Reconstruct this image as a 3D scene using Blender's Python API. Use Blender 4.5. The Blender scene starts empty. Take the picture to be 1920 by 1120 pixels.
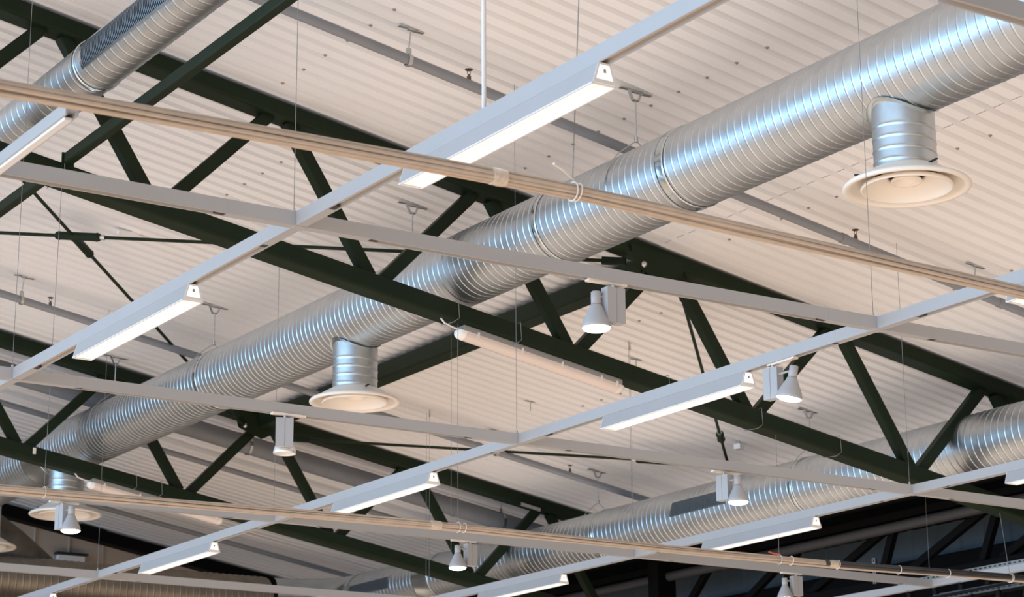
import bpy, math, random
import numpy as np
from mathutils import Vector, Matrix
random.seed(7)
R = math.radians
C = bpy.context.scene.collection
sc = bpy.context.scene
# ------------------------------------------------------------------ camera
# metres; the eye is the origin (z = 0 is eye height), x runs along the roof slope, y along the ducts
F_PX, YAW, PITCH, ROLL = 4210.3, .5794, .2707, -.0068
fw = Vector((math.sin(YAW)*math.cos(PITCH), math.cos(YAW)*math.cos(PITCH), math.sin(PITCH)))
rt = Vector((math.cos(YAW), -math.sin(YAW), 0)); up = rt.cross(fw)
rt2 = rt*math.cos(ROLL) + up*math.sin(ROLL); up2 = up*math.cos(ROLL) - rt*math.sin(ROLL)
cam = bpy.data.cameras.new('camera'); co = bpy.data.objects.new('camera', cam); C.objects.link(co)
co.matrix_world = Matrix((( rt2.x, up2.x, -fw.x, 0), (rt2.y, up2.y, -fw.y, 0), (rt2.z, up2.z, -fw.z, 0), (0,0,0,1)))
cam.sensor_width = 36; cam.sensor_fit = 'HORIZONTAL'; cam.lens = F_PX/1920*36
cam.clip_start = .1; cam.clip_end = 200
cam.dof.use_dof = True; cam.dof.focus_distance = 14.5; cam.dof.aperture_fstop = 5.0
sc.camera = co
sc.view_settings.view_transform = 'Standard'; sc.view_settings.look = 'None'
sc.view_settings.exposure = 0.0; sc.view_settings.gamma = 1; sc.view_settings.use_curve_mapping = False
try:
    sc.cycles.use_denoising = True; sc.cycles.max_bounces = 6; sc.cycles.diffuse_bounces = 3; sc.cycles.glossy_bounces = 4
    sc.cycles.sample_clamp_indirect = 6
except Exception: pass
# ------------------------------------------------------------------ world: the bright hall around, daylight from the window side (-x)
W = bpy.data.worlds.new('hall_light'); sc.world = W; W.use_nodes = True
nt = W.node_tree; nt.nodes.clear()
def N(t, **k):
    n = nt.nodes.new(t)
    for a, b in k.items(): setattr(n, a, b)
    return n
tc = N('ShaderNodeTexCoord'); sep = N('ShaderNodeSeparateXYZ'); nt.links.new(tc.outputs['Generated'], sep.inputs[0])
def ramp(src, pts):
    r = N('ShaderNodeValToRGB'); e = r.color_ramp.elements
    while len(e) < len(pts): e.new(.5)
    for k, (p, c) in enumerate(pts): e[k].position = p; e[k].color = (*c, 1)
    nt.links.new(src, r.inputs[0]); return r.outputs[0]
def mth(op, a, b=0.0):
    n = N('ShaderNodeMath', operation=op)
    for k, v in enumerate((a, b)):
        if isinstance(v, (int, float)): n.inputs[k].default_value = v
        else: nt.links.new(v, n.inputs[k])
    return n.outputs[0]
z01 = mth('MULTIPLY_ADD', sep.outputs[2], .5); nt.nodes[-1].inputs[2].default_value = .5
#   floor (warm, bright) -> lower walls -> dim upper walls
base0 = ramp(z01, [(0, (1.15,.95,.81)), (.12, (1.12,.90,.74)), (.24, (.98,.76,.58)), (.36, (.82,.61,.44)), (.43, (.48,.38,.29)), (.455, (.22,.19,.17)), (.52, (.09,.09,.095)), (.64, (.05,.05,.055)), (1, (.04,.04,.045))])
ax = mth('MULTIPLY', sep.outputs[0], -.88); ay = mth('MULTIPLY', sep.outputs[1], -.47); side = mth('MULTIPLY_ADD', mth('ADD', ax, ay), .5); nt.nodes[-1].inputs[2].default_value = .5
fac = ramp(side, [(0, (.14,.14,.15)), (.22, (.24,.23,.23)), (.42, (.62,.62,.62)), (.66, (.58,.58,.58)), (.82, (.92,.92,.92)), (1, (1,1,1))])
mb0 = N('ShaderNodeMixRGB', blend_type='MULTIPLY'); mb0.inputs[0].default_value = 1
nt.links.new(base0, mb0.inputs[1]); nt.links.new(fac, mb0.inputs[2]); base = mb0.outputs[0]
win_z = ramp(z01, [(0,(0,0,0)), (.37,(.0,.0,.0)), (.43,(.42,.42,.42)), (.47,(1,1,1)), (.525,(1,1,1)), (.54,(.22,.22,.22)), (.72,(.14,.14,.14)), (1,(.06,.06,.06))])
wx = mth('MULTIPLY', sep.outputs[0], -.94); wy = mth('MULTIPLY', sep.outputs[1], .34)
az = mth('ADD', wx, wy)
win_a = ramp(az, [(0,(0,0,0)), (.30,(.0,.0,.0)), (.75,(1,1,1)), (1,(1,1,1))])
mul = N('ShaderNodeMixRGB', blend_type='MULTIPLY'); mul.inputs[0].default_value = 1
nt.links.new(win_z, mul.inputs[1]); nt.links.new(win_a, mul.inputs[2])
tint = N('ShaderNodeMixRGB', blend_type='MULTIPLY'); tint.inputs[0].default_value = 1; tint.inputs[2].default_value = (1.9, 3.5, 5.2, 1)
nt.links.new(mul.outputs[0], tint.inputs[1])
add = N('ShaderNodeMixRGB', blend_type='ADD'); add.inputs[0].default_value = 1
nt.links.new(base, add.inputs[1]); nt.links.new(tint.outputs[0], add.inputs[2])
bg = N('ShaderNodeBackground'); bg.inputs[1].default_value = 1.66; out = N('ShaderNodeOutputWorld')
nt.links.new(add.outputs[0], bg.inputs[0]); nt.links.new(bg.outputs[0], out.inputs[0])

# ------------------------------------------------------------------ materials
def mat(name, col, rough=.5, metal=0.0, var=.06, scale=6.0, emit=None, es=0.0, bump=0.0, alpha=1.0, trans=0.0, spec=.5):
    m = bpy.data.materials.new(name); m.use_nodes = True; t = m.node_tree; b = t.nodes['Principled BSDF']
    n = t.nodes.new('ShaderNodeTexNoise'); n.inputs['Scale'].default_value = scale; n.inputs['Detail'].default_value = 4
    g = t.nodes.new('ShaderNodeTexCoord'); t.links.new(g.outputs['Object'], n.inputs['Vector'])
    r = t.nodes.new('ShaderNodeValToRGB')
    r.color_ramp.elements[0].position = .3; r.color_ramp.elements[1].position = .7
    r.color_ramp.elements[0].color = (*[c*(1-var) for c in col], 1); r.color_ramp.elements[1].color = (*[min(1, c*(1+var)) for c in col], 1)
    t.links.new(n.outputs['Fac'], r.inputs[0]); t.links.new(r.outputs[0], b.inputs['Base Color'])
    b.inputs['Roughness'].default_value = rough; b.inputs['Metallic'].default_value = metal
    b.inputs['Specular IOR Level'].default_value = spec
    if emit: b.inputs['Emission Color'].default_value = (*emit, 1); b.inputs['Emission Strength'].default_value = es
    if trans: b.inputs['Transmission Weight'].default_value = trans
    if bump:
        bu = t.nodes.new('ShaderNodeBump'); bu.inputs['Strength'].default_value = bump; bu.inputs['Distance'].default_value = .01
        t.links.new(n.outputs['Fac'], bu.inputs['Height']); t.links.new(bu.outputs[0], b.inputs['Normal'])
    return m
M = dict(
    deck=mat('painted_deck', (.87,.865,.87), .42, var=.03, scale=.7),
    green=mat('dark_green_paint', (.011,.020,.010), .45, var=.12, scale=3, spec=.14),
    galv=mat('galvanised_steel', (.56,.60,.625), .39, 1.0, var=.07, scale=9),
    galv2=mat('smooth_galvanised_steel', (.58,.65,.69), .2, 1.0, var=.05, scale=5),
    track=mat('light_grey_enamel', (.43,.44,.455), .45, var=.015, scale=4),
    groove=mat('track_groove', (.66,.53,.42), .5, var=.05),
    copper=mat('track_socket', (.05,.04,.035), .5),
    cream=mat('cream_enamel', (.90,.84,.76), .4, var=.02, scale=2),
    pipe=mat('grey_pipe_paint', (.22,.235,.26), .5, var=.05),
    zinc=mat('zinc_plated_steel', (.55,.56,.55), .35, 1.0),
    brass=mat('dull_bronze', (.16,.10,.07), .45, .7),
    wire=mat('steel_wire', (.26,.25,.24), .45, .5),
    cable=mat('beige_cable_sheath', (.56,.46,.37), .5, var=.08, scale=14),
    dcable=mat('dark_cable_sheath', (.06,.06,.062), .45),
    tape=mat('clear_wrapping_tape', (.66,.56,.46), .3, var=.15, scale=60),
    tie=mat('white_nylon', (.82,.78,.72), .4),
    white=mat('white_enamel', (.82,.82,.82), .4, var=.01),
    tube=mat('lit_lamp_strip', (1,1,1), .5, emit=(1,.95,.87), es=3.8),
    endlit=mat('lit_end_lens', (.9,.85,.8), .3, emit=(1,.90,.78), es=1.1),
    dimlit=mat('dim_end_lens', (.8,.72,.66), .3, emit=(1,.86,.72), es=.12),
    louv=mat('white_louver', (.86,.84,.80), .3, var=.01, emit=(1,.95,.89), es=.17),
    spot=mat('lit_spot_lens', (1,1,1), .3, emit=(.97,.97,1), es=22),
    refl=mat('spot_reflector', (.85,.86,.86), .25, .6),
    bat=mat('prismatic_cover', (.78,.66,.58), .25, var=.02, scale=3),
    batb=mat('grey_batten_body', (.34,.33,.31), .5),
    grille=mat('dark_grille_slats', (.20,.25,.29), .4, .6),
    gdark=mat('grille_recess', (.015,.02,.025), .6),
    wall=mat('blue_grey_cladding', (.10,.145,.185), .55, var=.10, scale=2.2),
    gwall=mat('beige_wall_panel', (.50,.41,.33), .6, var=.05, scale=1.2),
    black=mat('black_paint', (.003,.0032,.0035), .6, spec=.08),
    soffit=mat('unlit_soffit', (.008,.0085,.010), .7, var=.15, scale=1.5, spec=.08),  # lack of light put into the colour as near-black
    blackg=mat('black_gear', (.007,.007,.008), .4, spec=.3),
    elbow_dark=mat('dark_rough_elbow', (.085,.075,.06), .6, var=.35, scale=5, bump=.6),  # darker, rougher and bumpier than the rest of the duct
    galv_dim=mat('dim_galvanised_steel', (.30,.27,.23), .42, .9, var=.12, scale=5),  # galvanised steel with the far end's dim light put into its colour
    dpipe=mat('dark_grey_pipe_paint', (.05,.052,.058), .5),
    screw=mat('screw_head', (.30,.27,.25), .4, .3),
    red=mat('red_tape', (.7,.12,.08), .5),
)
# ------------------------------------------------------------------ mesh helper
class MB:
    def __init__(s): s.v = []; s.f = []; s.sm = []
    def add(s, v, f, smooth=False):
        o = len(s.v); s.v += [tuple(p) for p in v]; s.f += [tuple(i+o for i in q) for q in f]; s.sm += [smooth]*len(f); return s
    def box(s, c, d, rz=0, m=None):
        c = Vector(c); x, y, z = d[0]/2, d[1]/2, d[2]/2
        v = [Vector((a*x, b*y, e*z)) for e in (-1,1) for b in (-1,1) for a in (-1,1)]
        if m is not None: v = [m @ p for p in v]
        if rz: q = Matrix.Rotation(rz, 3, 'Z'); v = [q @ p for p in v]
        return s.add([p+c for p in v], [(0,2,3,1),(4,5,7,6),(0,1,5,4),(2,6,7,3),(0,4,6,2),(1,3,7,5)])
    def prism(s, poly, p0, p1, side, upv, caps=True, smooth=False):
        """extrude a closed 2D polygon (side, up) from p0 to p1"""
        p0, p1, side, upv = map(Vector, (p0, p1, side, upv)); n = len(poly)
        v = [p0+side*a+upv*b for a, b in poly] + [p1+side*a+upv*b for a, b in poly]
        f = [(i, (i+1) % n, (i+1) % n+n, i+n) for i in range(n)]
        if caps: f += [tuple(range(n-1, -1, -1)), tuple(range(n, 2*n))]
        return s.add(v, f, smooth)
    def bar(s, p0, p1, w, h, r=.012, upv=(0,0,1)):
        """rounded box section: w across, h along upv"""
        p0, p1 = Vector(p0), Vector(p1); d = (p1-p0).normalized(); u = Vector(upv)
        side = d.cross(u).normalized(); u = side.cross(d).normalized(); a, b = w/2, h/2
        k = r*.293
        poly = []
        for sx, sy in ((1,1),(-1,1),(-1,-1),(1,-1)):
            pts = [(a-r, b), (a-k, b-k), (a, b-r)]
            if sx*sy > 0: pts = pts[::-1]
            poly += [(sx*x, sy*y) for x, y in pts]
        return s.prism(poly, p0, p1, side, u)
    def tube(s, path, r, seg=10, caps=True):
        path = [Vector(p) for p in path]; v = []; f = []; n = len(path)
        rr = r if isinstance(r, (list, tuple)) else [r]*n
        ref = None
        for i, p in enumerate(path):
            d = (path[min(i+1, n-1)]-path[max(i-1, 0)]).normalized()
            if ref is None: ref = Vector((0,0,1)) if abs(d.z) < .9 else Vector((1,0,0))
            a = d.cross(ref).normalized(); b = a.cross(d).normalized(); ref = b
            v += [p+(a*math.cos(2*math.pi*k/seg)+b*math.sin(2*math.pi*k/seg))*rr[i] for k in range(seg)]
        for i in range(n-1):
            for k in range(seg): f.append((i*seg+k, i*seg+(k+1) % seg, (i+1)*seg+(k+1) % seg, (i+1)*seg+k))
        s.add(v, f, True)
        if caps: 
            s.add(v[:seg], [tuple(range(seg-1, -1, -1))]); s.add(v[-seg:], [tuple(range(seg))])
        return s
    def lathe(s, prof, c=(0,0,0), seg=48, m=None, closed=False):
        c = Vector(c); v = []; f = []; n = len(prof)
        for r, z in prof:
            for k in range(seg):
                a = 2*math.pi*k/seg; p = Vector((r*math.cos(a), r*math.sin(a), z))
                if m is not None: p = m @ p
                v.append(p+c)
        for i in range(n-1 if not closed else n):
            j = (i+1) % n
            for k in range(seg): f.append((i*seg+k, i*seg+(k+1) % seg, j*seg+(k+1) % seg, j*seg+k))
        return s.add(v, f, True)
    def build(s, name, m, parent=None):
        me = bpy.data.meshes.new(name); me.from_pydata(s.v, [], s.f); me.polygons.foreach_set('use_smooth', s.sm)
        me.materials.append(M[m] if isinstance(m, str) else m); me.update()
        o = bpy.data.objects.new(name, me); C.objects.link(o)
        if parent is not None:
            o.parent = parent
            if parent.type == 'EMPTY' or True:
                o.matrix_parent_inverse = Matrix.Translation(-world_loc(parent))
        return o
LOC = {}
def world_loc(o): return LOC.get(o.name, Vector((0,0,0)))
def tag(o, label=None, cat=None, group=None, kind=None):
    for k, v in (('label', label), ('category', cat), ('group', group), ('kind', kind)):
        if v: o[k] = v
    return o
def thing(name, loc, label, cat, group=None):
    o = bpy.data.objects.new(name, None); o.empty_display_size = .1; o.location = loc; C.objects.link(o)
    LOC[o.name] = Vector(loc); return tag(o, label, cat, group)
def struct(mb, name, m):
    o = mb.build(name, m); o['kind'] = 'structure'; return o
def copy_tree(src, name_loc, label, rz=0.0):
    """copy of a thing built at the origin, with its parts and their parts"""
    r = src.copy(); r.location = name_loc; r.rotation_euler = (0, 0, rz); C.objects.link(r); r['label'] = label
    for ch in src.children:
        c = ch.copy(); C.objects.link(c); c.parent = r
        for g in ch.children:
            d = g.copy(); C.objects.link(d); d.parent = c
    return r

# ------------------------------------------------------------------ roof geometry
SL = .168
def roof(x): return 6.40-SL*(x-9.14)
TN = (5.168, 9.168, 13.168, 17.168)       # long tracks (along y)
CN = (5.92, 9.92, 13.92, 17.92, 21.92)    # cross tracks (along x)
TZ0, TZ1 = 3.478, 3.555
SX = Vector((1, 0, -SL)).normalized()
# corrugated deck: two rows of sheets meeting over the ridge-side joint at x = 11.87
P = .181
def deck(x0, x1, dz, y0=3.0, y1=33.0):
    mb = MB(); prof = []
    y = y0
    while y < y1:
        prof += [(y, 0), (y+.106, 0), (y+.114, .054), (y+.173, .054)]; y += P
    n = len(prof)
    v = [(x0, a, roof(x0)+b+dz) for a, b in prof] + [(x1, a, roof(x1)+b+dz) for a, b in prof]
    mb.add(v, [(i, i+1, i+1+n, i+n) for i in range(n-1)])
    v2 = [(x0, y0, roof(x0)+.2), (x1, y0, roof(x1)+.2), (x1, y1, roof(x1)+.2), (x0, y1, roof(x0)+.2)]
    mb.add(v2, [(0,1,2,3)]); return mb
ceil = struct(deck(-9.0, 11.90, 0.0), 'ceiling', 'deck')
lower = deck(11.865, 17.35, -.006).build('roof_sheet', 'deck', ceil)
# screws of the deck
smb = MB().lathe([(0,-.012),(.008,-.012),(.010,-.006),(.016,-.004),(.016,.0),(0,0)], seg=10)
s0 = None
rows = [(10.11, 11.83+.02, 11), (7.86, 13.1, 7), (12.18, 11.7, 10), (14.2, 12.1, 7), (12.9, 15.9, 5), (8.6, 16.4, 6), (14.1, 18.6, 5)]
for rx, ry, cnt in rows:
    for k in range(cnt):
        yy = 3.0+P*round((ry+.362*k-3.0)/P)+.102
        z = roof(rx)-(.006 if rx > 11.87 else 0)
        if s0 is None:
            s0 = smb.build('screw', 'screw', ceil); s0.location = (rx, yy, z)
        else:
            c = s0.copy(); C.objects.link(c); c.location = (rx, yy, z)
# ------------------------------------------------------------------ valley, side wall and gable
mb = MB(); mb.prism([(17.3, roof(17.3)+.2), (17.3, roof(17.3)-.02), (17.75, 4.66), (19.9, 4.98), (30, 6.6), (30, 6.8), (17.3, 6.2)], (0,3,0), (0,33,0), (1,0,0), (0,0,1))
struct(mb, 'trim_1', 'soffit')  # ceiling past the valley, its shade painted in as a dark colour
mb = MB(); y = 12.0
v = []; prof = []
while y < 32: prof += [(y, 0), (y+.22, 0), (y+.25, .03), (y+.32, .03), (y+.35, 0)]; y += .42
n = len(prof)
mb.add([(19.5-b, a, 4.30) for a, b in prof] + [(19.5-b, a, 4.74) for a, b in prof], [(i, i+1, i+1+n, i+n) for i in range(n-1)])
mb.box((19.56, 22, 4.52), (.06, 20, .44))
struct(mb, 'wall_right', 'wall')
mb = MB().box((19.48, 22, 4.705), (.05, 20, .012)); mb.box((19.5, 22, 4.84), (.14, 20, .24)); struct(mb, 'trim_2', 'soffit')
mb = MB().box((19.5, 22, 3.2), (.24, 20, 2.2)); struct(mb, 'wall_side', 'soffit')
mb = MB().box((24, 21, 2.5), (13.4, 26, .12)); struct(mb, 'uplight_block_right', 'soffit')  # added unseen slab, keeps uplight off the dark right corner
mb = MB().box((3.5, 28.2, .2), (27.4, 7.2, .14)); struct(mb, 'uplight_block_far', 'gwall')     # added unseen slab, cuts light from below at the far end     
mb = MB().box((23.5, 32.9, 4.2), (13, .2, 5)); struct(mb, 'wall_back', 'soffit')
# gable wall behind the cross duct
mb = MB().box((4.0, 32.05, 5.5), (27, .2, 8)); 
for k in range(9): mb.box((11.2+k*.55, 31.94, 5.2), (.02, .03, 1.6))
struct(mb, 'wall_end', 'gwall')
o = thing('emergency_light', (12.86, 31.85, 5.31), 'small white rectangular lamp on the beige end wall above the cross duct', 'light')
MB().box((12.86, 31.88, 5.31), (.42, .1, .11)).build('housing', 'white', o)
MB().box((12.86, 31.86, 5.39), (.5, .14, .03)).build('hood', 'gdark', o)

# ------------------------------------------------------------------ roof trusses
def tc(x): return roof(x)-.03-.07           # axis of the top chord
def bc(x): return roof(x)-1.225-.083        # axis of the bottom chord
def truss(y, x0, x1, label, full=True, x1b=None):
    t = thing('roof_truss', (x0, y, tc(x0)), label, 'truss', None)
    d = .76-.65
    MB().bar((x0, y, tc(x0)), (x1, y, tc(x1)), .21, .14, .022).build('top_chord', 'green', t)
    xb = x1b or x1
    MB().bar((x0, y, bc(x0)), (xb, y, bc(xb)), .21, .165, .026).build('bottom_chord', 'green', t)
    X = [x for x in range(-4, 20, 2)]
    for x in X:
        for s in (-1, 1):
            a = x+s*.09; b = x+s*.94-.06
            if min(a, b) < x0 or max(a, b) > x1: continue
            p0 = Vector((a, y, tc(a)-.06)); p1 = Vector((b, y, bc(b)+.07))
            MB().bar(p0, p1, .11, .10, .012, upv=(0,1,0)).build('web_member', 'green', t)
    return t
t1 = truss(15.76, 1.0, 17.6, 'nearest dark green roof truss running across the whole picture')
t2 = truss(23.76, 3.0, 17.75, 'second dark green roof truss, behind the first, ending at the column')
o = thing('roof_beam', (5, 31.4, tc(5)), 'farthest dark sloping roof beam against the beige end wall', 'beam')
MB().bar((5.0, 31.42, tc(5.0)-.02), (17.6, 31.42, tc(17.6)-.02), .24, .18, .02).build('beam', 'black', o)
MB().box((13.0, 31.42, tc(13.0)+.08), (.4, .2, .03), m=Matrix.Rotation(R(9.5), 3, 'Y')).build('packing_plate', 'green', o)
# gusset plates with bolts on the chord where the bracing rods meet
def gusset(t, y, side, x=11.93):
    mb = MB(); z = tc(x)-.10
    m = Matrix.Rotation(0, 3, 'Z')
    mb.add([(x-.42, y, z+.09+.07), (x+.20, y, z+.09), (x+.16, y, z-.06), (x-.05, y, z-.16), (x-.36, y, z-.05),
            (x-.42, y+.012, z+.16), (x+.20, y+.012, z+.09), (x+.16, y+.012, z-.06), (x-.05, y+.012, z-.16), (x-.36, y+.012, z-.05)],
           [(0,1,2,3,4), (9,8,7,6,5), (0,5,6,1), (1,6,7,2), (2,7,8,3), (3,8,9,4), (4,9,5,0)])
    g = mb.build('gusset_plate', 'green', t)
    for bx in (-.28,):
        MB().lathe([(0,-.03),(.016,-.03),(.018,-.012),(.03,-.01),(.03,0),(0,0)], (x+bx, y-.002, z-.02), 12, Matrix.Rotation(R(-90), 3, 'X')).build('bolt', 'zinc', t)
gusset(t1, 15.63, 1); gusset(t2, 23.63, 1)
# clip and tag on the second truss
MB().box((9.05, 23.645, bc(9.05)+.02), (.035, .01, .07)).build('paper_tag', 'tie', t2)
MB().box((15.70, 23.60, tc(15.7)-.10), (.30, .03, .045), m=Matrix.Rotation(R(9.5), 3, 'Y')).build('slotted_bracket', 'zinc', t2)
# column under the end of the second truss
o = thing('steel_column', (17.86, 23.7, 2.5), 'black steel column carrying the end of the second truss', 'column')
MB().bar((17.86, 23.72, 2.5), (17.86, 23.72, 4.66), .30, .22, .01, upv=(0,1,0)).build('shaft', 'black', o)
MB().box((17.86, 23.72, 4.62), (.4, .32, .04)).build('cap_plate', 'black', o)
o = thing('longitudinal_beam', (11.93, 16, roof(11.93)), 'dark green beam under the sheet joint, linking the first and second trusses', 'beam')
MB().bar((11.93, 15.87, roof(11.93)-.135), (11.93, 23.65, roof(11.93)-.135), .20, .19, .02).build('beam', 'green', o)
MB().box((11.93, 15.885, roof(11.93)-.135), (.26, .02, .26)).build('end_plate', 'green', o)
o = thing('tie_beam', (6.14, 8, 5.75), 'slim green beam running up to the top left, landing on the first truss', 'beam')
MB().bar((6.14, 9.0, 5.77), (6.14, 15.66, 5.71), .075, .09, .01).build('near_length', 'green', o)
MB().bar((6.14, 15.86, 5.70), (6.14, 23.6, 5.66), .075, .09, .01).build('far_length', 'green', o)
MB().box((6.14, 15.65, 5.70), (.10, .012, .12)).build('end_plate', 'green', o)

# ------------------------------------------------------------------ bracing rods in the roof plane
def rod(a, b, tb, label, off=0.0, tlen=.46):
    a, b = Vector(a), Vector(b); d = (b-a).normalized()
    o = thing('bracing_rod', a, label, 'rod')
    MB().tube([a, b], .017, 10).build('rod', 'green', o)
    if tb is not None:
        c = a+d*tb; q = .5*tlen
        MB().tube([c-d*q, c-d*q*.86, c-d*q*.8, c+d*q*.8, c+d*q*.86, c+d*q], [.034, .046, .042, .042, .046, .034], 12).build('turnbuckle', 'green', o)
        MB().tube([c-d*(q+.05), c-d*(q-.02)], .026, 6).build('lock_nut', 'zinc', o)
    for p, s in ((a, 1), (b, -1)):
        MB().bar(p-d*s*.02, p+d*s*.20, .05, .07, .008).build('clevis', 'green', o)
    return o
def rp(x, y, dz=-.20): return (x, y, roof(x)+dz)
rod(rp(11.55, 15.80, -.23), rp(3.8, 23.70, -.23), 5.35, 'green bracing rod with turnbuckle rising from the truss joint toward the left edge')
rod(rp(4.1, 15.80, -.19), rp(11.62, 23.62, -.25), 5.62, 'green bracing rod slanting down to the second truss, crossing at the left')
rod(rp(12.28, 23.60, -.26), rp(17.2, 18.63, -.20), 4.45, 'green bracing rod running flat to the right from the second truss', tlen=.52)
rod(rp(12.25, 15.88, -.26), rp(17.2, 21.2, -.24), 4.35, 'green bracing rod dropping steeply behind the long middle track', tlen=.2)

# ------------------------------------------------------------------ ducts
def spiral(axis_pts, r, pitch, y0, y1, seg=64, amp=.0042, wid=.045):
    """helically ribbed round duct along y; axis_pts = (x, z); the grid follows the helix"""
    x, z = axis_pts; phs = np.array([0, .5-3*wid, .5-2*wid, .5-wid, .5, .5+wid, .5+2*wid, .5+3*wid]); hts = np.array([0, 0, 0, .75, 1, .75, 0, 0])*amp; S = 8
    turns = int((y1-y0)/pitch)+1; rows = turns*S
    i = np.arange(rows)[:, None]; k = np.arange(seg)[None, :]
    th = 2*np.pi*k/seg+0*i
    yy = y0+pitch*(i//S+phs[i % S]+1-k/seg); yy = np.clip(yy, y0, y1); rad = r+hts[i % S]+0*k
    v = np.stack([x+rad*np.cos(th), yy, z+rad*np.sin(th)], -1).reshape(-1, 3)
    f = []
    ii = np.arange(rows-1)[:, None]; kk = np.arange(seg-1)[None, :]
    a = ii*seg+kk; f1 = np.stack([a, a+1, a+1+seg, a+seg], -1).reshape(-1, 4)
    ii = np.arange(S, rows-1); a = ii*seg+seg-1; b = (ii-S)*seg
    f2 = np.stack([a, b, b+seg, a+seg], -1)
    return v, np.concatenate([f1, f2])
def np_obj(v, f, name, m, parent):
    me = bpy.data.meshes.new(name); me.vertices.add(len(v)); me.vertices.foreach_set('co', v.astype(np.float32).ravel())
    me.loops.add(f.size); me.loops.foreach_set('vertex_index', f.ravel().astype(np.int32))
    me.polygons.add(len(f)); me.polygons.foreach_set('loop_start', np.arange(0, f.size, 4, dtype=np.int32))
    me.polygons.foreach_set('use_smooth', np.ones(len(f), dtype=bool))
    me.materials.append(M[m]); me.update(calc_edges=True); me.validate()
    o = bpy.data.objects.new(name, me); C.objects.link(o); o.parent = parent; o.matrix_parent_inverse = Matrix.Translation(-world_loc(parent))
    return o
def band(par, x, z, r, y, w, name='coupling_band', m='galv2'):
    MB().lathe([(r+.004, -w/2), (r+.011, -w/2+.004), (r+.009, -w/2+.02), (r+.009, w/2-.02), (r+.011, w/2-.004), (r+.004, w/2)], (x, y, z), 64, Matrix.Rotation(R(90), 3, 'X')).build(name, m, par)
D1 = (9.88, 5.44, .313); D2 = (15.75, 4.495, .313); D0 = (5.93, 6.10, .192)
# big middle duct
d1 = thing('ventilation_duct', (D1[0], 6, D1[1]), 'largest spiral steel duct crossing the middle from lower left to upper right', 'duct')
np_obj(*spiral((D1[0], D1[1]), D1[2], .083, 5.5, 28.4), 'duct_shell', 'galv', d1)
band(d1, D1[0], D1[1], D1[2], 25.2, .50); band(d1, D1[0], D1[1], D1[2], 12.62, .10); band(d1, D1[0], D1[1], D1[2], 20.6, .06); band(d1, D1[0], D1[1], D1[2], 14.3, .06)
path = [(9.88, 28.35, 5.44), (9.9, 28.8, 5.42), (10.1, 29.1, 5.36), (10.5, 29.3, 5.2), (10.9, 29.3, 4.95), (11.3, 29.3, 4.65), (11.5, 29.3, 4.45)]
MB().tube(path, .318, 48, False).build('drop_elbow', 'elbow_dark', d1)
# right duct
d2 = thing('ventilation_duct', (D2[0], 8, D2[1]), 'spiral steel duct at lower right with dark slotted grilles, right of the middle duct', 'duct')
np_obj(*spiral((D2[0], D2[1]), D2[2], .090, 8.0, 27.95), 'duct_shell', 'galv', d2)
band(d2, D2[0], D2[1], D2[2], 25.93, .40); band(d2, D2[0], D2[1], D2[2], 21.9, .05); band(d2, D2[0], D2[1], D2[2], 18.2, .05); band(d2, D2[0], D2[1], D2[2], 28.05, .2)
ea = [(D2[0], 28.0, D2[1])] + [(D2[0]-.95+.95*math.cos(a), 28.05+.95*math.sin(a), D2[1]) for a in np.linspace(0, math.pi/2, 5)]
MB().tube(ea, D2[2]+.004, 48, False).build('elbow', 'galv2', d2)
for p, w in ((ea[2], .02), (ea[4], .02)):
    pass
# cross duct along x
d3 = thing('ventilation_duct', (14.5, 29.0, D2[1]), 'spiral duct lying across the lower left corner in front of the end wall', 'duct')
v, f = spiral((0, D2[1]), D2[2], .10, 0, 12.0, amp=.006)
v = np.stack([14.72-v[:, 1], 29.0+v[:, 0], v[:, 2]], -1); np_obj(v, f, 'duct_shell', 'galv_dim', d3)
# top left small duct
d0 = thing('ventilation_duct', (D0[0], 8, D0[1]), 'slimmer spiral duct in the top left corner with a slotted grille', 'duct')
np_obj(*spiral((D0[0], D0[1]), D0[2], .115, 8.5, 20.5, amp=.0028), 'duct_shell', 'galv', d0)
band(d0, D0[0], D0[1], D0[2], 16.9, .05); band(d0, D0[0], D0[1], D0[2], 14.62, .04)
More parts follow.
